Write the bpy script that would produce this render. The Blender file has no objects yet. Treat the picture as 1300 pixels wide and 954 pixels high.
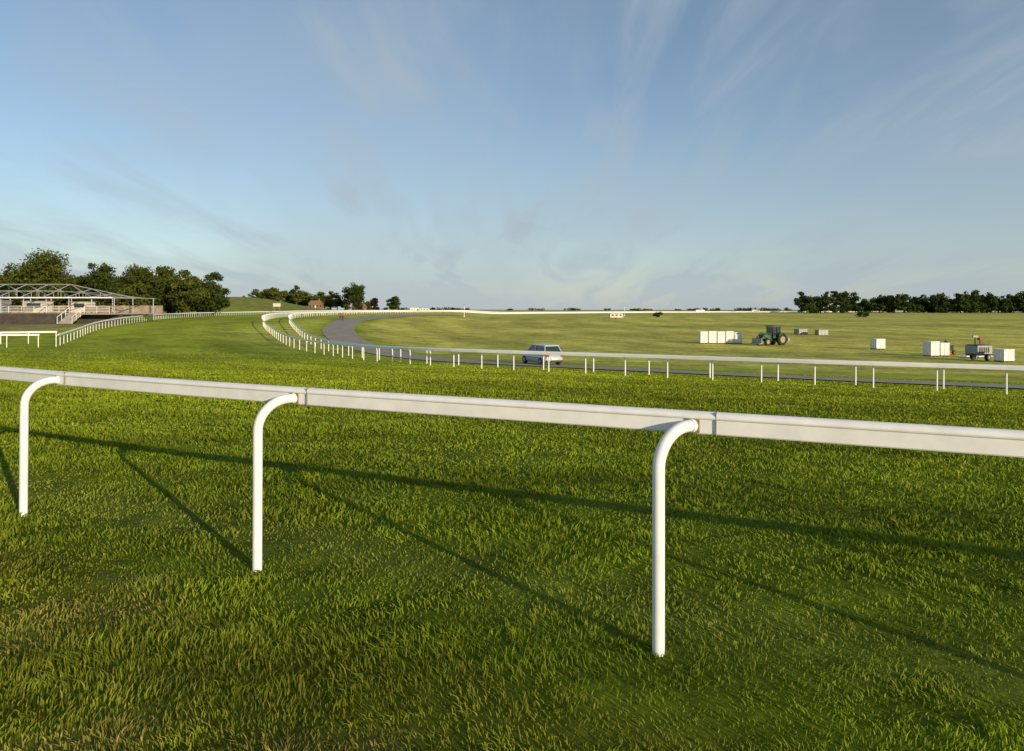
import bpy, math, random
import numpy as np
from mathutils import Vector, Matrix
random.seed(5); rng=np.random.default_rng(5)
scn=bpy.context.scene
EYE=1.66
# ------------------------------------------------------------ helpers
def vnoise(x,y,seed=0):
    x=np.asarray(x,float); y=np.asarray(y,float)
    xi=np.floor(x); yi=np.floor(y); fx=x-xi; fy=y-yi
    fx=fx*fx*(3-2*fx); fy=fy*fy*(3-2*fy)
    def h(a,b):
        v=np.sin(a*127.1+b*311.7+seed*74.7)*43758.5453
        return v-np.floor(v)
    return (h(xi,yi)*(1-fx)+h(xi+1,yi)*fx)*(1-fy)+(h(xi,yi+1)*(1-fx)+h(xi+1,yi+1)*fx)*fy
def fbm(x,y,seed=0,o=3):
    r=0;a=.5;t=0
    for i in range(o):
        r=r+a*vnoise(x*2**i,y*2**i,seed+i*3);t+=a;a*=.5
    return r/t
def sstep(a,b,x):
    t=np.clip((x-a)/(b-a),0,1); return t*t*(3-2*t)
NX,NY=.427,.904
def terrain(x,y):
    x=np.asarray(x,float); y=np.asarray(y,float)
    s=NX*x+NY*y
    zr=0;zl=0
    for k in (.85,.92,1,1.08,1.15):
        zr=zr+np.interp(s*k,[5,15,33,42,52,90,112,250,600,3000],[0,-.65,-1.7,-2.2,-2.8,-3.3,-3.3,-2.5,-1.6,-1.2])/5
        zl=zl+np.interp(s*k,[5,28,40,55,80,110,300,3000],[0,-1.5,-1.5,-.9,-.4,-.3,-.1,0])/5
    L=sstep(-5,-45,x)
    z=zr*(1-L)+zl*L
    z=z+8.6*np.exp(-.5*((x+165)/24)**2-.5*((y-420)/55)**2)
    z=z+3.0*np.exp(-.5*((x+225)/38)**2-.5*((y-380)/80)**2)
    z=z+.25*(fbm(x/40,y/40,4)-.5)*sstep(60,140,y)
    return z
def T(x,y): return float(terrain(x,y))
def catmull(pts,step):
    P=np.array(pts,float); P=np.vstack([2*P[0]-P[1],P,2*P[-1]-P[-2]])
    out=[]
    for i in range(1,len(P)-2):
        n=max(4,int(np.linalg.norm(P[i+1]-P[i])/.8))
        n=min(n,400)
        t=np.linspace(0,1,n,endpoint=False)[:,None]
        a,b,c,d=P[i-1],P[i],P[i+1],P[i+2]
        out.append(.5*((2*b)+(c-a)*t+(2*a-5*b+4*c-d)*t**2+(3*b-a-3*c+d)*t**3))
    out.append(P[-2][None]); Q=np.vstack(out)
    L=np.r_[0,np.cumsum(np.linalg.norm(np.diff(Q,axis=0),axis=1))]
    n=max(2,int(round(L[-1]/step))+1)
    tt=np.linspace(0,L[-1],n)
    return np.stack([np.interp(tt,L,Q[:,0]),np.interp(tt,L,Q[:,1])],1)
def polydist(x,y,pts):
    d=np.full(np.shape(x),1e9); P=np.array(pts,float)
    for a,b in zip(P[:-1],P[1:]):
        ab=b-a; t=np.clip(((x-a[0])*ab[0]+(y-a[1])*ab[1])/(ab@ab),0,1)
        d=np.minimum(d,np.hypot(x-a[0]-t*ab[0],y-a[1]-t*ab[1]))
    return d
# ------------------------------------------------------------ materials
def pm(name,col,rough=.6,metal=0,var=.15,scale=6,bump=0,spec=.5,coord='Object'):
    m=bpy.data.materials.new(name); m.use_nodes=True; nt=m.node_tree; b=nt.nodes['Principled BSDF']
    b.inputs['Roughness'].default_value=rough; b.inputs['Metallic'].default_value=metal
    b.inputs['Specular IOR Level'].default_value=spec
    tc=nt.nodes.new('ShaderNodeTexCoord'); n=nt.nodes.new('ShaderNodeTexNoise')
    n.inputs['Scale'].default_value=scale; n.inputs['Detail'].default_value=6
    nt.links.new(tc.outputs[coord],n.inputs['Vector'])
    r=nt.nodes.new('ShaderNodeMapRange'); r.inputs['From Min'].default_value=.3; r.inputs['From Max'].default_value=.7
    r.inputs['To Min'].default_value=1-var; r.inputs['To Max'].default_value=1+var*.5
    nt.links.new(n.outputs['Fac'],r.inputs['Value'])
    mx=nt.nodes.new('ShaderNodeVectorMath'); mx.operation='SCALE'; mx.inputs[0].default_value=col
    nt.links.new(r.outputs['Result'],mx.inputs['Scale']); nt.links.new(mx.outputs['Vector'],b.inputs['Base Color'])
    if bump:
        bp=nt.nodes.new('ShaderNodeBump'); bp.inputs['Strength'].default_value=bump; bp.inputs['Distance'].default_value=.02
        nt.links.new(n.outputs['Fac'],bp.inputs['Height']); nt.links.new(bp.outputs['Normal'],b.inputs['Normal'])
    return m
WHITE=pm('white_rail_plastic',(.86,.855,.84),.32,var=.09,scale=9)
WHITEF=pm('white_rail_weathered',(.87,.865,.85),.5,var=.06,scale=2)
RUST=pm('rusty_bracket',(.30,.20,.13),.8,var=.4,scale=60)
SEAM=pm('joint_seam',(.25,.24,.23),.8)
ASPH=pm('asphalt',(.29,.255,.205),.9,var=.25,scale=.8,bump=.2,coord='Object')
BARK=pm('bark',(.07,.055,.04),.9,var=.4,scale=3)
PAINTG=pm('green_paint',(.02,.11,.045),.4,var=.2)
TYRE=pm('tyre_rubber',(.02,.02,.02),.85)
YEL=pm('faded_rim',(.32,.27,.12),.5)
GLASS=pm('dark_glass',(.03,.04,.045),.08,var=.1,spec=.8)
SILV=pm('silver_car_paint',(.48,.53,.58),.3,metal=.3,var=.04)
BLK=pm('black_trim',(.02,.02,.02),.5)
GREY=pm('grey_steel',(.30,.31,.31),.5,metal=.2,var=.25)
GALV=pm('galvanised_frame',(.42,.43,.42),.45,metal=.3,var=.15)
WBOX=pm('white_panel',(.78,.77,.73),.5,var=.15,scale=2)
CREAM=pm('cream_panel',(.62,.55,.44),.5,var=.1)
CONC=pm('dark_concrete',(.07,.06,.05),.9,var=.35,scale=1.2,bump=.3)
CONCL=pm('pale_concrete',(.34,.31,.27),.85,var=.25,scale=1.5)
BRICK=pm('brick',(.26,.13,.08),.85,var=.3,scale=3)
ROOF=pm('clay_tile_roof',(.22,.11,.07),.8,var=.3,scale=4)
ORG=pm('faded_barrier',(.34,.26,.19),.7,var=.35,scale=1.5)
REDL=pm('red_lens',(.4,.02,.02),.3)
LAMPG=pm('lamp_glass',(.7,.7,.65),.15)
WOOD=pm('timber',(.25,.17,.10),.8,var=.3)
REDP=pm('red_paint',(.35,.05,.03),.5,var=.2)
def leafmat(name,c1,c2,trans=.25):
    m=bpy.data.materials.new(name); m.use_nodes=True; nt=m.node_tree; nt.nodes.clear()
    o=nt.nodes.new('ShaderNodeOutputMaterial'); d=nt.nodes.new('ShaderNodeBsdfDiffuse'); t=nt.nodes.new('ShaderNodeBsdfTranslucent')
    mx=nt.nodes.new('ShaderNodeMixShader'); mx.inputs[0].default_value=trans
    a=nt.nodes.new('ShaderNodeAttribute'); a.attribute_name='tone'
    g=nt.nodes.new('ShaderNodeMix'); g.data_type='RGBA'; g.inputs['A'].default_value=(*c1,1); g.inputs['B'].default_value=(*c2,1)
    nt.links.new(a.outputs['Fac'],g.inputs['Factor'])
    nt.links.new(g.outputs['Result'],d.inputs['Color']); nt.links.new(g.outputs['Result'],t.inputs['Color'])
    nt.links.new(d.outputs[0],mx.inputs[1]); nt.links.new(t.outputs[0],mx.inputs[2]); nt.links.new(mx.outputs[0],o.inputs[0])
    return m
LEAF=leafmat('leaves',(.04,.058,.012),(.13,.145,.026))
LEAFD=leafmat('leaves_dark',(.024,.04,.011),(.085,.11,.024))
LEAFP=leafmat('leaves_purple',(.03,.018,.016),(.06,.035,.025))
# ------------------------------------------------------------ mesh builder
class MB:
    def __init__(s): s.v=[];s.f=[];s.m=[];s.sm=[]
    def add(s,vs,fs,m=0,sm=False):
        o=len(s.v); s.v+= [tuple(map(float,p)) for p in vs]
        for f in fs: s.f.append(tuple(i+o for i in f)); s.m.append(m); s.sm.append(sm)
    def box(s,c,d,m=0,rz=0,taper=1):
        ca,sa=math.cos(rz),math.sin(rz); vs=[]
        for k in (-.5,.5):
            q=1 if k<0 else taper
            for a,b in ((-.5,-.5),(.5,-.5),(.5,.5),(-.5,.5)):
                X=a*d[0]*q;Y=b*d[1]*q
                vs.append((c[0]+X*ca-Y*sa,c[1]+X*sa+Y*ca,c[2]+k*d[2]))
        s.add(vs,[(0,3,2,1),(4,5,6,7),(0,1,5,4),(1,2,6,5),(2,3,7,6),(3,0,4,7)],m)
    def tube(s,path,r,n=8,m=0,cap=True):
        P=[Vector(p) for p in path]; R=r if hasattr(r,'__len__') else [r]*len(P)
        ref=None; vs=[]
        for i,p in enumerate(P):
            t=(P[min(i+1,len(P)-1)]-P[max(i-1,0)]).normalized()
            if ref is None:
                ref=Vector((1,0,0)) if abs(t.x)<.8 else Vector((0,1,0))
            u=(ref-t*ref.dot(t)).normalized(); ref=u; w=t.cross(u)
            for k in range(n):
                a=2*math.pi*k/n; vs.append(p+(u*math.cos(a)+w*math.sin(a))*R[i])
        fs=[]
        for i in range(len(P)-1):
            for k in range(n):
                fs.append((i*n+k,i*n+(k+1)%n,(i+1)*n+(k+1)%n,(i+1)*n+k))
        s.add(vs,fs,m,True)
        if cap:
            s.add([vs[k] for k in range(n)],[tuple(range(n))[::-1]],m)
            s.add(vs[-n:],[tuple(range(n))],m)
    def prism(s,prof,y0,y1,m=0,inset=0):
        n=len(prof); vs=[(x,y0,z) for x,z in prof]+[(x,y1,z) for x,z in prof]
        fs=[tuple(range(n)),tuple(range(2*n-1,n-1,-1))]+[(i,n+i,n+(i+1)%n,(i+1)%n) for i in range(n)]
        s.add(vs,fs,m)
    def wheel(s,c,r,w,m=0,mr=1,n=20):
        x,y,z=c
        s.tube([(x,y-w/2,z),(x,y-w/2+.03,z),(x,y+w/2-.03,z),(x,y+w/2,z)],[r*.9,r,r,r*.9],n,m)
        s.tube([(x,y-w/2-.015,z),(x,y+w/2+.015,z)],r*.55,n,mr)
    def obj(s,name,mats,loc=(0,0,0),rz=0,bevel=0,parent=None):
        me=bpy.data.meshes.new(name); me.from_pydata(s.v,[],s.f)
        for m in mats: me.materials.append(m)
        me.polygons.foreach_set('material_index',s.m); me.polygons.foreach_set('use_smooth',s.sm); me.update()
        o=bpy.data.objects.new(name,me); scn.collection.objects.link(o); o.location=loc; o.rotation_euler=(0,0,rz)
        if bevel:
            b=o.modifiers.new('bevel','BEVEL'); b.width=bevel; b.segments=2; b.limit_method='ANGLE'
        if parent: o.parent=parent
        return o
def fastmesh(name,V,F_quads,F_tris,mats,attrs={},matidx=None,cols={}):
    me=bpy.data.meshes.new(name); nq=len(F_quads); ntr=len(F_tris)
    me.vertices.add(len(V)); me.vertices.foreach_set('co',V.astype(np.float32).ravel())
    loops=np.concatenate([F_quads.ravel(),F_tris.ravel()]).astype(np.int32)
    me.loops.add(len(loops)); me.loops.foreach_set('vertex_index',loops)
    me.polygons.add(nq+ntr)
    st=np.concatenate([np.arange(nq)*4,nq*4+np.arange(ntr)*3]).astype(np.int32)
    me.polygons.foreach_set('loop_start',st)
    for m in mats: me.materials.append(m)
    if matidx is not None: me.polygons.foreach_set('material_index',matidx.astype(np.int32))
    me.update(calc_edges=True)
    for k,a in attrs.items():
        at=me.attributes.new(k,'FLOAT','POINT'); at.data.foreach_set('value',a.astype(np.float32))
    for k,a in cols.items():
        at=me.attributes.new(k,'FLOAT_COLOR','POINT')
        at.data.foreach_set('color',np.concatenate([a,np.ones((len(a),1))],1).astype(np.float32).ravel())
    o=bpy.data.objects.new(name,me); scn.collection.objects.link(o); return o
# ------------------------------------------------------------ layout (metres)
FA=[(75,-10),(45,9),(30,19.2),(19.7,26.2),(13.3,30),(7.3,34.3),(2.8,37.3),(-3.7,41.8),(-9.9,48.8),(-15.4,57),(-21.3,66),(-28,80),(-37,101),(-46,127),(-55,160),(-62,200),(-65,260),(-60,340),(-25,470),(125,600),(340,660),(650,700)]
FB=[(76,-7),(46,11.2),(31,20.9),(20.8,27.9),(14.2,31.9),(7.9,36.6),(3.1,40),(-3.9,45.2),(-10.7,53),(-16.8,63),(-22.5,75),(-31.5,98),(-40,122),(-48.5,153),(-54,190),(-57,240),(-50,320),(-15,450),(135,580),(345,640),(650,680)]
FC=[(-38.5,58),(-44.4,70),(-52.8,88),(-64,118),(-80,165),(-92,225),(-99,290),(-101,350),(-94,430),(-35,560),(131,660),(360,720),(650,760)]
ROAD=[(62,9),(36,25),(24.2,33),(17.4,37.2),(11.2,42),(6.2,46),(-.6,51.5),(-7.2,59),(-13.2,69),(-18.4,80),(-25,99),(-30.5,122),(-35,150),(-37,190),(-36,250),(-28,330)]
WORN=[(-24,52),(-32,62),(-42,80),(-50,108),(-61,145),(-74,195),(-80,250)]
def groundcol(x,y):
    x=np.asarray(x,float);y=np.asarray(y,float); s=NX*x+NY*y; r=np.hypot(x,y)
    def C(c): return np.array(c)[None,:]
    near=C((.195,.255,.014)); mid=C((.25,.305,.018)); infield=C((.45,.425,.085)); rough=C((.185,.22,.018))
    t=sstep(8,45,s)[:,None]; col=near*(1-t)+mid*t
    inf=sstep(44,60,s)*sstep(-45,-20,x+ (y-90)*.12)
    dr=polydist(x,y,ROAD); inf=inf*sstep(2,6,dr)
    col=col*(1-inf[:,None])+infield*inf[:,None]
    n=fbm(x/9,y/22,11,4)[:,None]; col=col*(.72+.54*n)
    n2=fbm(x/60,y/30,21,3)[:,None]; col=col*(1+ (n2-.5)*C((.7,.45,.35)))
    da=polydist(x,y,FA); tr=(1-inf)*sstep(5,9,s)
    st=np.clip(np.sin(da*2*math.pi/7.4)*3,-1,1)*.10+np.sin(da*2*math.pi/2.6)*.04
    col=col*(1+(st*tr)[:,None])
    db=polydist(x,y,FB); st2=np.clip(np.sin(db*2*math.pi/16)*2,-1,1)*.09*inf; col=col*(1+st2[:,None])
    w=np.exp(-(polydist(x,y,WORN)/4.5)**2)*(.45+.4*fbm(x/5,y/8,7))
    col=col*(1-w[:,None]*.6)+C((.35,.37,.03))*w[:,None]*.6
    d=sstep(-56,-64,x)*sstep(70,78,y)*sstep(114,104,y); d=d*(.5+.5*fbm(x/6,y/6,3))
    col=col*(1-d[:,None])+C((.28,.22,.11))*d[:,None]
    hl=(sstep(330,370,y)*sstep(-105,-125,x))[:,None]; col=col*(1-hl)+C((.19,.20,.04))*hl
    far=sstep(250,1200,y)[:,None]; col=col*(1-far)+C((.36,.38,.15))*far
    v=sstep(3.1,2.4,s)[:,None]; col=col*(1-v)+rough*v
    k=np.exp(-((s-3.75)/.38)**2)[:,None]*.5; col=col*(1-k)+C((.24,.285,.04))*k
    dp=(sstep(.54,.74,fbm(x/.8,y/.5,31,3))*sstep(3.2,2.6,s)*sstep(.3,-.6,x))[:,None]*.45
    col=col*(1-dp)+C((.24,.19,.06))*dp
    return col
# ------------------------------------------------------------ ground sheet
a=np.linspace(-7.45,7.45,470); gx=4*np.sinh(a)
b=np.linspace(-3.2,7.6,400); gy=4*np.sinh(b)
X,Y=np.meshgrid(gx,gy); Xf=X.ravel();Yf=Y.ravel(); Z=terrain(Xf,Yf)
nx=len(gx);ny=len(gy); idx=np.arange(nx*ny).reshape(ny,nx)
Q=np.stack([idx[:-1,:-1],idx[:-1,1:],idx[1:,1:],idx[1:,:-1]],-1).reshape(-1,4)
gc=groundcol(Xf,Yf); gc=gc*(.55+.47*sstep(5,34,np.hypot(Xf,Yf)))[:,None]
gm=bpy.data.materials.new('grass_ground'); gm.use_nodes=True; nt=gm.node_tree; bs=nt.nodes['Principled BSDF']
bs.inputs['Roughness'].default_value=.9; bs.inputs['Specular IOR Level'].default_value=.05
at=nt.nodes.new('ShaderNodeAttribute'); at.attribute_name='Col'
tc=nt.nodes.new('ShaderNodeTexCoord')
def nz(scale,detail=5,mp=None):
    n=nt.nodes.new('ShaderNodeTexNoise'); n.inputs['Scale'].default_value=scale; n.inputs['Detail'].default_value=detail
    nt.links.new(tc.outputs['Object'],n.inputs['Vector']); return n
n1=nz(1.9,5); n2=nz(.3,5)
ad=nt.nodes.new('ShaderNodeMath'); ad.operation='ADD'; nt.links.new(n1.outputs['Fac'],ad.inputs[0]); nt.links.new(n2.outputs['Fac'],ad.inputs[1])
mr=nt.nodes.new('ShaderNodeMapRange'); mr.inputs['From Min'].default_value=.7; mr.inputs['From Max'].default_value=1.3; mr.inputs['To Min'].default_value=.52; mr.inputs['To Max'].default_value=1.48
nt.links.new(ad.outputs[0],mr.inputs['Value'])
sc=nt.nodes.new('ShaderNodeVectorMath'); sc.operation='SCALE'; nt.links.new(at.outputs['Color'],sc.inputs[0]); nt.links.new(mr.outputs[0],sc.inputs['Scale'])
nt.links.new(sc.outputs[0],bs.inputs['Base Color'])
bp=nt.nodes.new('ShaderNodeBump'); bp.inputs['Strength'].default_value=.6; bp.inputs['Distance'].default_value=.12
nt.links.new(n1.outputs['Fac'],bp.inputs['Height']); nt.links.new(bp.outputs['Normal'],bs.inputs['Normal'])
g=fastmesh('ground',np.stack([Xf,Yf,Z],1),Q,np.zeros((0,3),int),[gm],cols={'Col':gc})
g.data.polygons.foreach_set('use_smooth',[True]*len(g.data.polygons))
# ------------------------------------------------------------ grass blades (one object)
N=470000
k=.36; y0,y1=1.9**k,62**k
Yb=(y0+(y1-y0)*rng.random(N))**(1/k); Xb=(rng.random(N)*2-1)*(.90*Yb+.3)
cl=fbm(Xb/.10,Yb/.08,41,2); keep=rng.random(N)<(.55+.7*cl)*(1-sstep(35,62,Yb)); Xb=Xb[keep];Yb=Yb[keep]; cl=cl[keep]
keep=(polydist(Xb,Yb,ROAD)>3.0)&(NX*Xb+NY*Yb<46); Xb=Xb[keep];Yb=Yb[keep];cl=cl[keep];N=len(Xb)
s=NX*Xb+NY*Yb; D=np.hypot(Xb,Yb)
cl2=fbm(Xb/.42,Yb/.24,51,3); big=fbm(Xb/2.2,Yb/1.0,71,3); patch=sstep(.3,.7,fbm(Xb/.9,Yb/.55,81,3))
H=(.018+.028*cl*cl2*2)*(.7+.6*patch)
H=H*(1-.4*np.exp(-((s-3.75)/.36)**2))*(1+.3*sstep(3.0,2.3,s))
H=H*rng.uniform(.55,1.25,N)
W=.0024*(np.maximum(D,2.5)/2.5)**.93*rng.uniform(.7,1.3,N)
H=H*(1+.045*np.minimum(D,20))*(1-.5*sstep(18,48,D))
ang=rng.random(N)*2*math.pi; la=rng.random(N)*2*math.pi; lean=rng.uniform(.2,1.25,N)*H
ca=fbm(Xb/.5,Yb/.4,61,2)*2*math.pi*2; lx=np.cos(la)*lean*.6+np.cos(ca)*lean*.45; ly=np.sin(la)*lean*.6+np.sin(ca)*lean*.45
wx=np.cos(ang)*W;wy=np.sin(ang)*W
Zb=terrain(Xb,Yb)-.006
V=np.zeros((N,5,3))
V[:,0]=np.stack([Xb-wx,Yb-wy,Zb],1); V[:,1]=np.stack([Xb+wx,Yb+wy,Zb],1)
V[:,2]=np.stack([Xb+wx*.8+lx*.3,Yb+wy*.8+ly*.3,Zb+H*.6],1); V[:,3]=np.stack([Xb-wx*.8+lx*.3,Yb-wy*.8+ly*.3,Zb+H*.6],1)
V[:,4]=np.stack([Xb+lx,Yb+ly,Zb+H*.95],1)
base=np.arange(N)[:,None]*5
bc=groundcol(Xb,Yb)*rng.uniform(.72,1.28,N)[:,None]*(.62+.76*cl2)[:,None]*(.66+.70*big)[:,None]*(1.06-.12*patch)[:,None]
yel=(rng.random(N)<.08)[:,None]; bc=np.where(yel,bc*np.array([[1.55,1.15,2.0]]),bc)
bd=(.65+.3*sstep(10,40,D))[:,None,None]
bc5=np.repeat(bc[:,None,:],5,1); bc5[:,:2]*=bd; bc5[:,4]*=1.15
gb=bpy.data.materials.new('grass_blade'); gb.use_nodes=True; nt=gb.node_tree; bs=nt.nodes['Principled BSDF']; out=nt.nodes['Material Output']
bs.inputs['Roughness'].default_value=.6; bs.inputs['Specular IOR Level'].default_value=.12
at=nt.nodes.new('ShaderNodeAttribute'); at.attribute_name='Col'; nt.links.new(at.outputs['Color'],bs.inputs['Base Color'])
tr=nt.nodes.new('ShaderNodeBsdfTranslucent'); nt.links.new(at.outputs['Color'],tr.inputs['Color'])
mx=nt.nodes.new('ShaderNodeMixShader'); mx.inputs[0].default_value=.3
nt.links.new(bs.outputs[0],mx.inputs[1]); nt.links.new(tr.outputs[0],mx.inputs[2]); nt.links.new(mx.outputs[0],out.inputs[0])
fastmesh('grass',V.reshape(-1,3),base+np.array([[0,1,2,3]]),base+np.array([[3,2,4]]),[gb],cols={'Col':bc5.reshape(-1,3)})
# ------------------------------------------------------------ road
def ribbon(name,pts,w,lift,mat,n=7,step=2.0):
    P=catmull(pts,step); t=np.gradient(P,axis=0); t/=np.linalg.norm(t,axis=1)[:,None]; nr=np.stack([-t[:,1],t[:,0]],1)
    m=MB(); vs=[]
    for p,q in zip(P,nr):
        for j in range(n):
            o=(j/(n-1)-.5)*w; x,y=p+q*o; vs.append((x,y,T(x,y)+lift))
    fs=[(i*n+j,i*n+j+1,(i+1)*n+j+1,(i+1)*n+j) for i in range(len(P)-1) for j in range(n-1)]
    m.add(vs,fs); return m.obj(name,[mat])
ribbon('road',ROAD,4.9,.05,ASPH)
# ------------------------------------------------------------ near running rail
nearp=[(-12.6,10.9),(-10.5,9.4),(-8.35,8.0),(-6.15,6.74),(-3.93,5.49),(-1.62,4.34),(.706,3.29),(3.02,2.24),(5.34,1.2),(7.66,.16)]
arm=Vector((.19,.12,0)); an=arm.normalized(); al=arm.length
par=bpy.data.objects.new('running_rail',None); scn.collection.objects.link(par)
for i,(x,y) in enumerate(nearp):
    m=MB(); z0=T(x,y); R=.195; p=[Vector((x,y,z0-.08)),Vector((x,y,z0+.3)),Vector((x,y,z0+.6)),Vector((x,y,z0+.885))]
    lean=Vector((random.uniform(-.008,.008),random.uniform(-.008,.008),0))
    p=[q+lean*(q.z-z0) for q in p]; top=p[-1]
    for k in range(1,11):
        th=math.pi/2*k/10; p.append(top+an*R*(1-math.cos(th))+Vector((0,0,R*math.sin(th))))
    p.append(top+an*(al+.02)+Vector((0,0,R)))
    m.tube(p,.030,20)
    e=p[-1]; rd=math.atan2(-.43,.9)
    m.box(e-an*.012,(.07,.02,.07),1,rz=rd)
    m.tube([e-an*.03,e-an*.012],.034,16,2)
    m.obj('post_%d'%(i+1),[WHITE,RUST,WHITE],parent=par)
def railmesh(path,prof,m,mat=0,zs=None):
    P=np.array(path); t=np.gradient(P,axis=0); t/=np.linalg.norm(t,axis=1)[:,None]; nr=np.stack([-t[:,1],t[:,0]],1)
    n=len(prof); vs=[]
    for p,q in zip(P,nr):
        z=T(p[0],p[1])
        for a_,b_ in prof:
            if zs is not None and b_<1: b_=b_-zs*float(sstep(110,330,p[1]))
            vs.append((p[0]+q[0]*a_,p[1]+q[1]*a_,z+b_))
    m.add(vs,[(i*n+j,i*n+(j+1)%n,(i+1)*n+(j+1)%n,(i+1)*n+j) for i in range(len(P)-1) for j in range(n)],mat)
    m.add(vs[:n],[tuple(range(n))[::-1]],mat); m.add(vs[-n:],[tuple(range(n))],mat)
m=MB()
rp=catmull([(x+arm.x,y+arm.y) for x,y in nearp],.6)
railmesh(rp,[(.004,1.040),(0,1.046),(0,1.112),(-.007,1.117),(-.009,1.124),(-.007,1.132),(0,1.141),(.012,1.148),(.028,1.151),(.048,1.148),(.059,1.138),(.062,1.125),(.062,1.046),(.058,1.040)],m)
m.obj('rail',[WHITE],parent=par)
m=MB()
for i,(x,y) in enumerate(nearp):
    x+=arm.x+.11; y+=arm.y-.05
    j=np.argmin(np.hypot(rp[:,0]-x,rp[:,1]-y)); c=rp[j]; tt=rp[min(j+1,len(rp)-1)]-rp[j-1]; rz=math.atan2(tt[1],tt[0]); nn=np.array([-tt[1],tt[0]])/np.hypot(*tt)
    dx=(x-c[0])*tt[0]+(y-c[1])*tt[1]; dx/=(tt@tt); c=c+tt*dx+nn*.0275
    m.box((c[0],c[1],T(c[0],c[1])+1.0955),(.003,.0745,.113),0,rz=rz)
m.obj('rail_joints',[SEAM],parent=par)
# ------------------------------------------------------------ far running rails
def fence(name,pts,spacing,side=1,h=1.12,rh=.15,pr=.036):
    P=catmull(pts,spacing); t=np.gradient(P,axis=0); t/=np.linalg.norm(t,axis=1)[:,None]; nr=np.stack([-t[:,1],t[:,0]],1)*side
    m=MB()
    for p,q in zip(P,nr):
        b=p+q*.2; z=T(b[0],b[1]); zt=T(p[0],p[1]); r_=pr*(1+.6*float(sstep(110,300,p[1])))
        m.tube([(b[0],b[1],z-.1),(b[0],b[1],z+h-.28),(b[0]-q[0]*.05,b[1]-q[1]*.05,z+h-.14),(p[0],p[1],zt+h-.07)],r_,6,0,cap=False)
    railmesh(P,[(-.03,h-rh),(-.03,h-.035),(-.015,h-.01),(0,h),(.02,h-.01),(.03,h-.035),(.03,h-rh)],m,zs=.28)
    return m.obj(name,[WHITEF])
fence('running_rail.001',FA,2.3,-1,rh=.16)
fence('running_rail.002',FB,3.4,-1,pr=.04,rh=.16)
fence('running_rail.003',FC,2.3,1)
fence('running_rail.004',[(-39.6,57.2),(-44,56.2),(-52,54),(-62,51)],2.3,1)
fence('running_rail.005',[(-42,63),(-47,62),(-54,62.5),(-64,61)],2.3,1)
# ------------------------------------------------------------ trees
def tree_data(x,y,h,w,nl=3500,leaf=.42,nclump=60,trunk=.25,squash=1.0,seed=0,wood=None,base=None):
    r=np.random.default_rng(seed); z0=T(x,y) if base is None else base
    cz=z0+h*(trunk+(1-trunk)*.5); ch=h*(1-trunk)*.5
    u=r.normal(size=(nclump,3)); u/=np.linalg.norm(u,axis=1)[:,None]
    rad=r.random(nclump)**.42
    wid=w*.5*(.82+.18*np.sin(np.arctan2(u[:,1],u[:,0])*3+seed))
    C=np.stack([x+u[:,0]*rad*wid*.86,y+u[:,1]*rad*wid*.86,cz+u[:,2]*rad*ch*.86],1)
    fz=(C[:,2]-cz)/ch; nar=1-.28*np.maximum(fz,0)**2; C[:,0]=x+(C[:,0]-x)*nar; C[:,1]=y+(C[:,1]-y)*nar
    cr=r.uniform(.13,.25,nclump)*w*.75
    ci=r.integers(0,nclump,nl); v=r.normal(size=(nl,3)); v/=np.linalg.norm(v,axis=1)[:,None]
    rr=r.random(nl)**.4
    L=C[ci]+v*(rr*cr[ci])[:,None]*np.array([1,1,.72*squash]); L[:,2]=np.maximum(L[:,2],z0+h*trunk*.55)
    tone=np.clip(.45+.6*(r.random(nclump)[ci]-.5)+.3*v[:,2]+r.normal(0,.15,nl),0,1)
    t1=r.normal(size=(nl,3)); t1/=np.linalg.norm(t1,axis=1)[:,None]; t2=np.cross(t1,v+.6*r.normal(size=(nl,3))); t2/=np.linalg.norm(t2,axis=1)[:,None]
    t1=np.cross(t2,v+.5*r.normal(size=(nl,3)));t1/=np.linalg.norm(t1,axis=1)[:,None]
    sz=leaf*r.uniform(.6,1.3,nl)[:,None]
    V=np.stack([L-t1*sz*.6,L-t2*sz*.4,L+t1*sz*.6,L+t2*sz*.4],1)
    if wood is not None:
        tr=max(.18,h*.028); lean=r.uniform(-.3,.3,2)
        top=(x+lean[0],y+lean[1],z0+h*.62)
        wood.tube([(x,y,z0-.3),(x,y,z0+h*.1),(x+lean[0]*.5,y+lean[1]*.5,z0+h*.35),top],[tr*1.3,tr,tr*.75,tr*.3],8,cap=False)
        for k in range(7):
            c=C[r.integers(0,nclump)]; zz=z0+h*r.uniform(max(trunk,.1)*.8,.45)
            s0=np.array([x,y,zz]); md=(s0+c)/2+np.array([0,0,-.05*h])
            wood.tube([s0,md,c],[tr*.5,tr*.3,tr*.1],6,cap=False)
    return V,tone
def make_trees(name,specs,mat,**kw):
    wood=MB(); Vs=[];Ts=[]
    for sp in specs:
        d=dict(kw); d.update(sp); V,t=tree_data(wood=wood,**d); Vs.append(V);Ts.append(np.repeat(t,4))
    V=np.concatenate(Vs).reshape(-1,3); tone=np.concatenate(Ts); nl=len(V)//4
    nw=len(wood.v); WV=np.array(wood.v).reshape(-1,3)
    q=np.array([f for f in wood.f if len(f)==4],int).reshape(-1,4)
    lq=np.arange(nl*4).reshape(-1,4)+nw
    mi=np.r_[np.zeros(len(q)),np.ones(nl)]
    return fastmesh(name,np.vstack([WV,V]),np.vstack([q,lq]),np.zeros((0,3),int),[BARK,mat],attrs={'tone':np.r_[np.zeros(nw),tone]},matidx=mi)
make_trees('broadleaf_tree',[dict(x=-124,y=180,h=17.8,w=20,nl=14000,nclump=130,seed=3,trunk=.12)],LEAF,leaf=.5)
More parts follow.
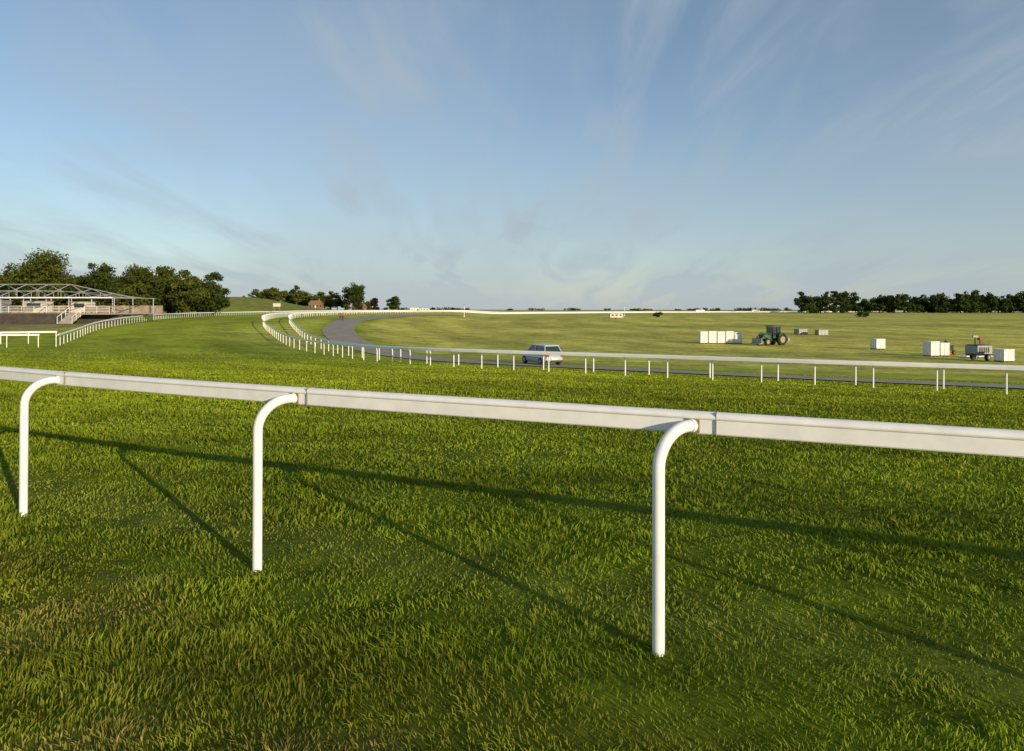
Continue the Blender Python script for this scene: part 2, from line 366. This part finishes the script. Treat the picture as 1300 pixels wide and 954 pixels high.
make_trees('broadleaf_tree.001',[dict(x=-112.5,y=186,h=15.5,w=13,nl=7000,nclump=70,seed=4,trunk=.08)],LEAFD,leaf=.5)
make_trees('broadleaf_tree.002',[dict(x=-107,y=196,h=15.5,w=14,nl=8000,nclump=70,seed=6,trunk=.04)],LEAF,leaf=.55)
make_trees('broadleaf_tree.003',[dict(x=-101,y=203,h=17.0,w=14,nl=8500,nclump=70,seed=7,trunk=.04)],LEAF,leaf=.55)
make_trees('broadleaf_tree.004',[dict(x=-93.8,y=214,h=14.8,w=10,nl=6000,seed=8,trunk=.04)],LEAFD,leaf=.5)
sp=[]
for i in range(34):
    d=random.uniform(185,245); px=-40+i*9.3+random.uniform(-4,4); X_=(px-650)/867*d
    top=random.uniform(40,58)*(1-.15*(max(px,0)/275))
    if px>258: top=30
    sp.append(dict(x=X_,y=d,h=top/867*d+2.1,w=random.uniform(10,14),nl=3400,nclump=55,seed=100+i,trunk=.03))
make_trees('tree_belt',sp[::2],LEAF,leaf=.65)
make_trees('tree_belt.001',sp[1::2],LEAFD,leaf=.65)
make_trees('broadleaf_tree.005',[dict(x=-108.5,y=470,h=21,w=18,nl=7000,nclump=60,seed=12,trunk=.10)],LEAFD,leaf=.85)
make_trees('copper_beech_tree',[dict(x=-96,y=478,h=10.5,w=9.5,nl=2500,nclump=30,seed=14,trunk=.1)],LEAFP,leaf=.7)
make_trees('broadleaf_tree.006',[dict(x=-83.5,y=480,h=12,w=12,nl=3000,nclump=34,seed=15,trunk=.08)],LEAFD,leaf=.8)
sp=[]
for i,(px,top) in enumerate([(326,366),(336,363),(345,362),(352,366),(360,367),(368,365),(376,361),(386,366),(396,371),(404,369),(412,368),(420,366),(428,372),(438,379),(466,383),(312,374),(340,370),(372,372),(380,374),(390,376),(332,372)]):
    d=random.uniform(480,530); X_=(px-650)/867*d; z=T(X_,d)
    ht=(393-top)/867*d+EYE-z
    sp.append(dict(x=X_,y=d,h=max(ht,5),w=random.uniform(10,14),nl=1500,nclump=26,seed=200+i,trunk=.02))
make_trees('hilltop_tree_belt',sp,LEAF,leaf=1.0)
sp=[]
px=1018
i=0
while px<1900:
    d=random.uniform(590,690); X_=(px-650)/867*d
    env=float(vnoise(px/22.,0.5,9)); top=12+16*env+random.uniform(0,5)
    if 1092<px<1116: top=13
    z=T(X_,d)
    sp.append(dict(x=X_,y=d,h=top/867*d+EYE-z,w=random.uniform(13,26),nl=1300,nclump=34,seed=300+i,trunk=.0)); i+=1
    if random.random()<.8: sp.append(dict(x=X_+random.uniform(-8,8),y=d-20,h=random.uniform(6,10),w=random.uniform(12,22),nl=500,nclump=16,seed=600+i,trunk=.0))
    px+=random.uniform(4,15)
make_trees('distant_tree_belt',sp,LEAFD,leaf=1.5)
make_trees('bush',[dict(x=74,y=345,h=2.6,w=7,nl=900,nclump=16,seed=31,trunk=.0)],LEAFD,leaf=.5)
make_trees('bush.001',[dict(x=172,y=335,h=3,w=8,nl=900,nclump=16,seed=32,trunk=.0)],LEAFD,leaf=.5)
sp=[]
for i in range(90):
    d=random.uniform(1500,2100); X_=random.uniform(-450,1700)
    sp.append(dict(x=X_,y=d,h=random.uniform(3,7),w=random.uniform(16,45),nl=160,nclump=14,seed=400+i,trunk=.0))
make_trees('horizon_tree_line',sp,LEAFD,leaf=2.6)
# ------------------------------------------------------------ terrace + canopy frame
x0,x1,yf,yb=-98,-63.5,108,124; zt=1.05
par=bpy.data.objects.new('spectator_terrace',None); scn.collection.objects.link(par)
m=MB(); zb=-.9
m.box(((x0-71)/2,yf+.2,(zt+zb)/2),(-71-x0,.4,zt-zb),0)
for i in range(8): m.box((x0+1.5+i*3.6,yf-.06,(zt+zb)/2-.1),(.35,.12,zt-zb-.25),0)
m.box(((x0+x1)/2,(yf+yb)/2+.4,zt-.12),(x1-x0,yb-yf,.2),1)
m.box(((x0-71)/2,yf+.15,zt+.04),(-71-x0+.3,.62,.12),1)
m.box((-67.2,yf+3.2,(zt-.25+zb)/2),(7.4,.3,zt-.3-zb),0)
m.box(((x0+x1)/2,yb,1.6),(x1-x0,.3,1.5),3)
for k in range(9): m.box((-69.6,yf-1.7+k*.33,-.5+k*.172),(2.1,.335,.18+.002*k),1)
for sx in (-70.75,-68.45):
    m.tube([(sx,yf-1.8,.45),(sx,yf+1.2,2.0)],.05,6,2)
    for k in range(4): m.tube([(sx,yf-1.8+k,-.6+k*.52),(sx,yf-1.8+k,.45+k*.52)],.04,6,2)
m.obj('terrace_wall',[CONC,CONCL,WHITEF,ORG],parent=par)
m=MB()
xs=np.arange(x0,x1+.1,2.0)
for x in xs:
    if -70.8<x<-68.4: continue
    m.tube([(x,yf+.5,zt),(x,yf+.5,zt+1.1)],.035,6,0)
for x in xs[:-1]:
    if -72<x<-68.4: continue
    for zz in (.25,.68,1.1): m.tube([(x,yf+.5,zt+zz),(x+2,yf+.5,zt+zz)],.03,6,0)
    if random.random()<.35: m.box((x+1,yf+.65,zt+.55),(1.8,.04,.8),1)
m.obj('terrace_railing',[WHITEF,ORG,WBOX],parent=par)
m=MB()
ye0,ye1=yf+2,yb-2; ez=3.6; rz_=5.9; ym=(ye0+ye1)/2
cols=np.linspace(x0+1,x1-.6,10)
for i,x in enumerate(cols):
    for yy in (ye0,ye1): m.tube([(x,yy,zt-.3),(x,yy,ez)],.08,8,0)
    zr=rz_ if i<len(cols)-3 else rz_-(i-(len(cols)-4))*(rz_-ez)/3
    m.tube([(x,ye0-.8,ez-.05),(x,ym,zr)],.075,6,0); m.tube([(x,ye1+.8,ez-.05),(x,ym,zr)],.075,6,0)
    m.tube([(x,ye0,ez-.02),(x,ye1,ez-.02)],.05,6,0)
    for q in (.3,.6):
        m.tube([(x,ye0+(ym-ye0)*q,ez),(x,ye0+(ym-ye0)*q,ez+(zr-ez)*q)],.04,6,0)
        m.tube([(x,ye1+(ym-ye1)*q,ez),(x,ye1+(ym-ye1)*q,ez+(zr-ez)*q)],.04,6,0)
xr=cols[-4]
m.tube([(cols[0],ym,rz_),(xr,ym,rz_)],.08,8,0)
m.tube([(xr,ym,rz_),(cols[-1],ym,ez)],.075,6,0)
for q in (0,.5):
    for sgn,ye in ((1,ye0),(-1,ye1)):
        yy=ye+(ym-ye)*q; zz=ez+(rz_-ez)*q
        m.tube([(cols[0],yy,zz),(xr,yy,zz)],.05,6,0)
        m.tube([(xr,yy,zz),(cols[-1],yy,ez+.02)],.045,6,0)
m.box(((cols[0]+cols[-1])/2,ye0-.82,ez-.05),(cols[-1]-cols[0]+.4,.06,.16),1)
m.obj('canopy_frame',[GALV,WHITEF],parent=par)
m=MB()
for kx,kw,kh,mt in ((-92,5,2.1,0),(-84,4,2.0,1),(-76,3,1.9,1)):
    m.box((kx,yb-3,zt+kh/2),(kw,2.2,kh),mt); m.box((kx,yb-3,zt+kh+.06),(kw+.3,2.5,.12),2); m.box((kx,yb-4.13,zt+1.3),(kw*.6,.04,.7),3)
m.obj('kiosks',[GREY,CREAM,GREY,GLASS],parent=par)
# ------------------------------------------------------------ houses
def house(name,x,y,w,d,h,rh,rz):
    z=T(x,y)-.3; m=MB()
    m.box((0,0,h/2),(w,d,h),0)
    m.prism([(-w/2-.4,h),(w/2+.4,h),(w/2-1.5,h+rh),(-w/2+1.5,h+rh)],-d/2-.4,d/2+.4,1)
    for k in range(4):
        for zz in (1.4,h-1.2): m.box((-w/2+(k+.5)*w/4,-d/2-.02,zz),(1.0,.08,.7),2)
    m.box((w*.25,0,h+rh+.4),(.8,.8,1.6),0); m.box((0,-d/2-.03,1.05),(.9,.06,2.1),3)
    m.obj(name,[BRICK,ROOF,GLASS,WBOX],(x,y,z),rz)
house('brick_house',-136,474,9,8,3.2,2.4,.15)
house('brick_house.001',-112,500,9,7,3.2,2.6,-.2)
m=MB()
for sx in (-1.1,1.1): m.tube([(sx,0,-.2),(sx,0,4.3)],.09,6,0)
m.box((0,-.06,3.6),(3,.1,1.5),1); m.box((0,-.13,3.6),(2.7,.05,1.25),2)
xx,yy=-93,270; m.obj('notice_board',[GREY,GREY,CREAM],(xx,yy,T(xx,yy)),.2)
def pole(name,x,y,h,r=.12):
    m=MB(); m.tube([(0,0,-.3),(0,0,h*.5),(0,0,h)],[r,r*.9,r*.7],8); m.box((0,0,h+.1),(.5,.5,.35),1); m.box((0,0,.15),(r*4,r*4,.3),0)
    m.obj(name,[WHITEF,REDP],(x,y,T(x,y)))
pole('furlong_post',-21,300,5.2); pole('furlong_post.001',66,400,6)
# ------------------------------------------------------------ car (hatchback)
def car(name,x,y,rz,mat,L=3.75,Wd=1.66,H=1.47):
    par=bpy.data.objects.new(name,None); scn.collection.objects.link(par); par.location=(x,y,T(x,y)+.05); par.rotation_euler=(0,0,rz)
    h=L/2
    st=[(-h,.66,.38,.62),(-h+.06,.76,.28,.80),(-h+.3,.81,.24,.92),(-h+.9,.83,.20,.93),(0,.83,.18,.93),(.55,.83,.18,.92),(h-.75,.82,.2,.86),(h-.3,.78,.24,.74),(h-.06,.70,.3,.6),(h,.58,.38,.5)]
    m=MB(); ring=[]
    for X_,w,zb,zt_ in st:
        ring+= [(X_,-w*.9,zb),(X_,-w,zb+.12),(X_,-w,(zb+zt_)/2),(X_,-w*.96,zt_-.06),(X_,-w*.86,zt_),(X_,w*.86,zt_),(X_,w*.96,zt_-.06),(X_,w,(zb+zt_)/2),(X_,w,zb+.12),(X_,w*.9,zb)]
    n=10; fs=[(i*n+j,(i+1)*n+j,(i+1)*n+(j+1)%n,i*n+(j+1)%n) for i in range(len(st)-1) for j in range(n)]
    m.add(ring,fs,0,True); m.add(ring[:n],[tuple(range(n))],0); m.add(ring[-n:],[tuple(range(n))[::-1]],0)
    A=[(-h+.12,.70,.90),(h-.85,.70,.88)]; B=[(-h+.42,.58,H-.07),(.35,.58,H-.05)]
    vs=[(A[0][0],-.72,A[0][2]),(A[1][0],-.72,A[1][2]),(A[1][0],.72,A[1][2]),(A[0][0],.72,A[0][2]),(B[0][0],-.57,B[0][2]),(B[1][0],-.57,B[1][2]),(B[1][0],.57,B[1][2]),(B[0][0],.57,B[0][2])]
    m.add(vs,[(0,1,5,4),(1,2,6,5),(2,3,7,6),(3,0,4,7),(4,5,6,7)],1)
    m.box(((B[0][0]+B[1][0])/2,0,H-.03),(B[1][0]-B[0][0]+.12,1.2,.07),0)
    for a,b in ((0,4),(1,5),(2,6),(3,7)): m.tube([vs[a],vs[b]],.045,6,0)
    for sy in (-1,1):
        m.tube([(-.25,sy*.725,.9),(-.25,sy*.585,H-.05)],.04,6,0); m.tube([vs[4 if sy<0 else 7],vs[5 if sy<0 else 6]],.04,6,0)
        m.box((h-1.0,sy*.9,.98),(.12,.2,.13),0)
        m.box((-h+.06,sy*.62,.72),(.1,.2,.26),2); m.box((h-.12,sy*.55,.6),(.18,.26,.13),3)
        m.box((-.1,sy*.836,.55),(2.0,.01,.03),4)
    m.box((-h-.01,0,.5),(.03,.5,.12),5); m.box((-h+.02,0,.34),(.1,1.4,.12),4); m.box((h-.02,0,.36),(.1,1.2,.14),4)
    m.obj('body',[mat,GLASS,REDL,LAMPG,BLK,WBOX],parent=par)
    m=MB()
    for wx_ in (-h+.68,h-.72):
        for sy in (-1,1): m.wheel((wx_,sy*.74,.3),.3,.2,0,1)
    m.obj('wheels',[TYRE,GREY],parent=par)
car('hatchback_car',2.2,51.2,math.radians(118),SILV)
# ------------------------------------------------------------ tractor
def tractor(x,y,rz):
    par=bpy.data.objects.new('tractor',None); scn.collection.objects.link(par); par.location=(x,y,T(x,y)); par.rotation_euler=(0,0,rz)
    m=MB()
    m.prism([(.45,.85),(2.0,.8),(2.1,1.0),(2.05,1.45),(1.7,1.6),(.45,1.7)],-.36,.36,0)
    m.box((2.12,0,1.15),(.06,.5,.45),2); m.box((1.2,0,.75),(2.3,.4,.35),2); m.box((-.6,0,.85),(1.3,.6,.5),2)
    for cx,cy in ((.4,-.62),(.4,.62),(-.95,-.62),(-.95,.62),(-.3,-.66),(-.3,.66)): m.tube([(cx,cy,1.1),(cx*.92,cy*.95,2.6)],.05,6,2)
    m.box((-.28,0,1.85),(1.3,1.2,1.35),1,taper=.93); m.box((-.28,0,1.15),(1.36,1.26,.35),0)
    m.box((-.28,0,2.66),(1.6,1.4,.16),0)
    for sy in (-1,1):
        m.prism([(-1.5,1.2),(-1.3,1.6),(-.9,1.78),(-.4,1.7),(-.1,1.3),(-.2,1.3),(-.5,1.58),(-.9,1.66),(-1.2,1.5),(-1.4,1.2)],sy*.95-.25,sy*.95+.25,0)
        m.box((.35,sy*.75,.6),(.4,.3,.08),2)
    m.tube([(.75,.4,1.5),(.75,.4,2.5)],.05,8,2)
    for sy in (-1,1):
        m.tube([(.5,sy*.5,1.5),(1.6,sy*.5,1.75),(2.7,sy*.5,.7)],.07,6,0); m.tube([(.9,sy*.5,.9),(1.9,sy*.5,1.4)],.04,6,3)
    m.prism([(2.65,.25),(3.3,.2),(3.25,.28),(2.8,.4),(2.85,1.0),(2.7,.95)],-.9,.9,3)
    m.tube([(-1.2,-.35,.7),(-2.0,-.35,.55)],.05,6,2); m.tube([(-1.2,.35,.7),(-2.0,.35,.55)],.05,6,2); m.box((-2.15,0,.75),(.4,1.9,.5),3); m.box((-2.15,0,1.15),(.3,1.2,.3),0)
    m.obj('body',[PAINTG,GLASS,BLK,GREY],parent=par,bevel=.02)
    m=MB()
    for sy in (-1,1):
        m.wheel((-.85,sy*.88,.8),.8,.45,0,1,26); m.wheel((1.65,sy*.78,.5),.5,.32,0,1,22)
        for wx_,r,w,yy in ((-.85,.8,.45,sy*.88),(1.65,.5,.32,sy*.78)):
            for k in range(18):
                a=2*math.pi*k/18; m.tube([(wx_+math.cos(a)*r,yy-w*.45,r+math.sin(a)*r),(wx_+math.cos(a+.12)*r,yy+w*.45,r+math.sin(a+.12)*r)],.03,4,0)
    m.obj('wheels',[TYRE,YEL],parent=par)
tractor(36.0,94.5,math.radians(205))
# ------------------------------------------------------------ boxes and equipment in the infield
def crate(name,x,y,w,d,h,rz,mat,lid=None,pallet=True):
    m=MB(); z=.14 if pallet else .03
    if pallet:
        for k in (-1,0,1): m.box((k*w*.4,0,.05),(w*.12,d,.1),1)
        m.box((0,0,.12),(w,d,.035),1)
    m.box((0,0,z+h/2),(w*.96,d*.96,h),0)
    n=max(2,int(w/.5))
    for k in range(n+1):
        for sy in (-1,1): m.box((-w*.48+k*w*.96/n,sy*d*.49,z+h/2),(.06,.05,h*.98),2)
    for sx in (-1,1):
        for k in (-1,0,1): m.box((sx*w*.49,k*d*.4,z+h/2),(.05,.06,h*.98),2)
    m.box((0,0,z+h+.04),(w*1.02,d*1.02,.08),2)
    m.obj(name,[mat,WOOD,lid or mat],(x,y,T(x,y)),rz,bevel=.012)
for i,(dx,hh) in enumerate([(0,1.55),(1.25,1.6),(2.5,1.55),(3.75,1.6),(4.95,1.42)]):
    crate('storage_crate' if i==0 else 'storage_crate.%03d'%i,27.5+dx,98.3+dx*.06,1.10,1.2,hh,.05,WBOX)
crate('storage_crate.005',55,130,2.0,1.4,.95,.3,GREY,pallet=False)
crate('storage_crate.006',57.6,127,1.9,1.3,.9,.1,GREY,pallet=False)
crate('storage_crate.007',45,84,1.25,1.1,1.1,.2,WBOX)
crate('storage_crate.008',43.0,70,1.0,1.1,1.35,.15,WBOX)
crate('storage_crate.009',44.3,70.3,.9,1.0,1.2,.0,WBOX)
m=MB()
for k in range(5): m.box((k*.45,.1*k,.1+.05*(k%2)),(.38,2.2,.08),0,rz=.2*k)
m.tube([(-.5,-.6,.15),(2.6,-.2,.2)],.07,8,0); m.tube([(-.3,.6,.1),(2.8,.3,.3)],.07,8,0); m.tube([(0,.2,.28),(2.2,-.5,.28)],.06,8,0)
m.obj('stacked_rail_sections',[WHITEF],(45.6,68.5,T(45.6,68.5)),.1)
def trailer(x,y,rz):
    par=bpy.data.objects.new('generator_trailer',None); scn.collection.objects.link(par); par.location=(x,y,T(x,y)); par.rotation_euler=(0,0,rz)
    m=MB()
    m.box((0,0,.55),(2.1,1.3,.14),1); m.box((-.1,0,1.02),(1.7,1.15,.8),0); m.box((-.1,0,1.45),(1.76,1.2,.07),1)
    for k in range(5): m.box((-.7+k*.25,-.59,1.0),(.14,.03,.5),1)
    m.box((.78,0,1.0),(.05,1.0,.65),2)
    m.tube([(1.0,.3,.55),(1.9,0,.5)],.05,6,1); m.tube([(1.0,-.3,.55),(1.9,0,.5)],.05,6,1); m.tube([(1.8,0,.0),(1.8,0,.7)],.04,6,1)
    m.tube([(-.6,0,1.5),(-.6,0,2.2)],.06,6,1); m.box((-.6,0,2.25),(.6,.15,.2),0); m.tube([(.3,.3,1.48),(.3,.3,1.95)],.05,6,1); m.box((.3,.3,2.0),(.35,.3,.2),4)
    m.obj('body',[GREY,BLK,WBOX,CREAM,REDP],parent=par,bevel=.015)
    m=MB(); [m.wheel((0,sy*.75,.33),.33,.2,0,1) for sy in (-1,1)]; m.obj('wheels',[TYRE,GREY],parent=par)
trailer(43.9,64,.25)
crate('storage_crate.010',44.4,61.6,1.2,1.0,.95,.25,WBOX)
crate('storage_crate.011',46.6,68.9,1.2,1.0,1.0,.5,GREY)
m=MB(); m.box((0,0,.3),(1.6,1.2,.3),0); m.tube([(-.6,0,.4),(.1,0,1.5),(.7,0,1.1)],.08,6,1); m.tube([(-.7,.5,.5),(.6,.5,.9)],.06,6,2); m.box((.3,-.3,.75),(.6,.5,.6),1)
for sx in (-.5,.5):
    for sy in (-.65,.65): m.wheel((sx,sy,.25),.25,.15,3,0,14)
m.obj('field_mower',[REDP,BLK,GREY,TYRE],(46.6,73.5,T(46.6,73.5)),.4)
def caravan(name,x,y,rz,L=5.6,H=2.25,mat=CREAM):
    m=MB()
    m.prism([(-L/2,.45),(L/2,.45),(L/2+.1,1.0),(L/2-.15,H-.1),(L/2-.5,H),(-L/2+.4,H),(-L/2,H-.2)],-1.05,1.05,0)
    for k in (-.3,.0,.3): m.box((k*L,-1.06,1.5),(.9,.04,.6),1)
    m.box((.16*L,-1.07,1.2),(.6,.03,1.4),2)
    m.tube([(L/2,0,.45),(L/2+1.1,0,.45)],.06,6,3)
    for sy in (-1,1): m.wheel((0,sy*.95,.32),.32,.2,4,3)
    m.obj(name,[mat,GLASS,WBOX,GREY,TYRE],(x,y,T(x,y)),rz,bevel=.05)
caravan('caravan',44.5,292,.1)
caravan('caravan.001',-72,505,.2,7,2.8,WBOX); caravan('caravan.002',-64,500,-.1,7,2.6,WBOX); caravan('caravan.003',190,690,.1,9,2.8,WBOX); caravan('caravan.004',250,700,0,8,2.8,WBOX)
# ------------------------------------------------------------ walking people
def person(name,x,y,rz,top,leg,hair=(.05,.03,.02),ph=1):
    J={'pel':(0,0,.95,.13),'waist':(0,.0,1.1,.12),'chest':(.02,0,1.32,.15),'neck':(.03,0,1.5,.055),'head':(.05,0,1.62,.095),'crown':(.045,0,1.72,.075),
       'lh':(0,.1,.9,.095),'lk':(.13*ph,.1,.5,.062),'la':(.08*ph,.1,.1,.045),'lt':(.25*ph,.11,.05,.04),
       'rh':(0,-.1,.9,.095),'rk':(-.02*ph,-.1,.49,.062),'ra':(-.28*ph,-.1,.16,.045),'rt':(-.15*ph,-.11,.05,.04),
       'ls':(.02,.19,1.42,.062),'le':(-.12*ph,.25,1.16,.045),'lw':(-.08*ph,.25,.92,.035),'lf':(-.05*ph,.25,.83,.03),
       'rs':(.02,-.19,1.42,.062),'re':(.1*ph,-.25,1.16,.045),'rw':(.24*ph,-.24,.96,.035),'rf':(.3*ph,-.23,.89,.03)}
    E=[('pel','waist'),('waist','chest'),('chest','neck'),('neck','head'),('head','crown'),('pel','lh'),('lh','lk'),('lk','la'),('la','lt'),('pel','rh'),('rh','rk'),('rk','ra'),('ra','rt'),('chest','ls'),('ls','le'),('le','lw'),('lw','lf'),('chest','rs'),('rs','re'),('re','rw'),('rw','rf')]
    K=list(J); me=bpy.data.meshes.new(name); me.from_pydata([J[k][:3] for k in K],[(K.index(a),K.index(b)) for a,b in E],[])
    o=bpy.data.objects.new(name,me); scn.collection.objects.link(o); o.location=(x,y,T(x,y)+.06); o.rotation_euler=(0,0,rz)
    sk=o.modifiers.new('skin','SKIN'); sv=me.skin_vertices[0].data
    for i,k in enumerate(K): sv[i].radius=(J[k][3],J[k][3])
    sv[0].use_root=True; ss=o.modifiers.new('sub','SUBSURF'); ss.levels=2; ss.render_levels=2; sk.use_smooth_shade=True
    mt=bpy.data.materials.new('clothes_'+name); mt.use_nodes=True; nt=mt.node_tree; b=nt.nodes['Principled BSDF']; b.inputs['Roughness'].default_value=.85
    tc=nt.nodes.new('ShaderNodeTexCoord'); sx=nt.nodes.new('ShaderNodeSeparateXYZ'); rp_=nt.nodes.new('ShaderNodeValToRGB'); dv=nt.nodes.new('ShaderNodeMath'); dv.operation='DIVIDE'; dv.inputs[1].default_value=2
    nt.links.new(tc.outputs['Object'],sx.inputs[0]); nt.links.new(sx.outputs['Z'],dv.inputs[0]); nt.links.new(dv.outputs[0],rp_.inputs[0]); nt.links.new(rp_.outputs[0],b.inputs['Base Color'])
    cr=rp_.color_ramp; cr.interpolation='CONSTANT'; cr.elements[0].color=(.03,.03,.03,1); cr.elements[1].position=.055; cr.elements[1].color=(*leg,1)
    for p_,c_ in ((.5,top),(.755,(.45,.27,.19)),(.835,hair)):
        e=cr.elements.new(p_); e.color=(*c_,1)
    me.materials.append(mt)
person('walking_person',-35.2,142,math.radians(-80),(.45,.06,.05),(.03,.04,.08))
person('walking_person.001',-36.2,144,math.radians(-80),(.1,.12,.2),(.04,.04,.05),ph=-1)
# ------------------------------------------------------------ light, sky
el=math.radians(12.5); lh=Vector((-.64,.768)).normalized()
Dv=Vector((lh.x*math.cos(el),lh.y*math.cos(el),-math.sin(el)))
sl=bpy.data.lights.new('sun','SUN'); sl.energy=5; sl.angle=math.radians(.5); sl.color=(1,.82,.55)
so=bpy.data.objects.new('sun',sl); scn.collection.objects.link(so); so.rotation_euler=Dv.to_track_quat('-Z','Y').to_euler(); so.location=(30,-20,30)
w=bpy.data.worlds.new('World'); scn.world=w; w.use_nodes=True; nt=w.node_tree; bg=nt.nodes['Background']; bg.inputs['Strength'].default_value=.14
sky=nt.nodes.new('ShaderNodeTexSky'); sky.sky_type='NISHITA'; sky.sun_disc=False; sky.sun_elevation=el; sky.sun_rotation=math.atan2(-lh.x,-lh.y)
sky.altitude=150; sky.air_density=1.0; sky.dust_density=.3; sky.ozone_density=2.0
def N_(t,**k):
    n=nt.nodes.new(t)
    for a_,b_ in k.items(): setattr(n,a_,b_)
    return n
tc=N_('ShaderNodeTexCoord'); sp_=N_('ShaderNodeSeparateXYZ'); nt.links.new(tc.outputs['Generated'],sp_.inputs[0])
def M(op,a_,b_=None):
    n=N_('ShaderNodeMath',operation=op)
    for i,q in enumerate((a_,b_)):
        if q is None: continue
        if isinstance(q,(int,float)): n.inputs[i].default_value=q
        else: nt.links.new(q,n.inputs[i])
    return n.outputs[0]
zpos=M('MAXIMUM',sp_.outputs['Z'],0)
zc=M('ADD',zpos,.17)
cx=M('DIVIDE',sp_.outputs['X'],zc); cy=M('DIVIDE',sp_.outputs['Y'],zc)
cb=N_('ShaderNodeCombineXYZ'); nt.links.new(cx,cb.inputs[0]); nt.links.new(cy,cb.inputs[1])
def cloud(rot,scl,ns,det,dist,lo,hi,loc=(0,0,0)):
    mp=N_('ShaderNodeMapping'); mp.inputs['Rotation'].default_value=(0,0,rot); mp.inputs['Scale'].default_value=scl; mp.inputs['Location'].default_value=loc
    nt.links.new(cb.outputs[0],mp.inputs[0]); n=N_('ShaderNodeTexNoise'); n.inputs['Scale'].default_value=ns; n.inputs['Detail'].default_value=det; n.inputs['Distortion'].default_value=dist; n.inputs['Roughness'].default_value=.55
    nt.links.new(mp.outputs[0],n.inputs['Vector']); r=N_('ShaderNodeMapRange',interpolation_type='SMOOTHSTEP'); r.inputs['From Min'].default_value=lo; r.inputs['From Max'].default_value=hi
    nt.links.new(n.outputs['Fac'],r.inputs['Value']); return r.outputs[0]
c1=cloud(.9,(1,.55,1),.7,6,.5,.32,.74); c2=cloud(-.75,(1.5,.40,1),1.5,8,.8,.47,.72,(3,1,0)); c3=cloud(.1,(.6,.6,1),.9,3,.2,.32,.62,(7,2,0))
c4=cloud(1.15,(2.0,.46,1),1.2,8,.6,.49,.74,(1,5,0))
hz=M('POWER',M('SUBTRACT',1,zpos),7)
veil=M('ADD',M('MULTIPLY',c1,.34),M('ADD',M('MULTIPLY',M('MULTIPLY',c2,c3),.50),M('MULTIPLY',c4,.30)))
veil=M('ADD',veil,M('ADD',.07,M('MULTIPLY',hz,.66)))
veil=M('MINIMUM',veil,.88)
mix=N_('ShaderNodeMix',data_type='RGBA'); nt.links.new(veil,mix.inputs['Factor']); nt.links.new(sky.outputs[0],mix.inputs['A']); mix.inputs['B'].default_value=(2.95,3.5,3.95,1)
nt.links.new(mix.outputs['Result'],bg.inputs['Color'])
# ------------------------------------------------------------ camera (24 mm)
cd=bpy.data.cameras.new('camera'); cam=bpy.data.objects.new('camera',cd); scn.collection.objects.link(cam); scn.camera=cam
cd.lens=24; cd.sensor_width=36; cd.sensor_fit='HORIZONTAL'; cd.clip_end=12000; cd.clip_start=.05; cd.shift_y=-84/1300
cam.location=(0,0,EYE); cam.rotation_euler=(math.radians(90),0,0)
scn.view_settings.view_transform='Standard'; scn.view_settings.look='None'; scn.view_settings.exposure=0
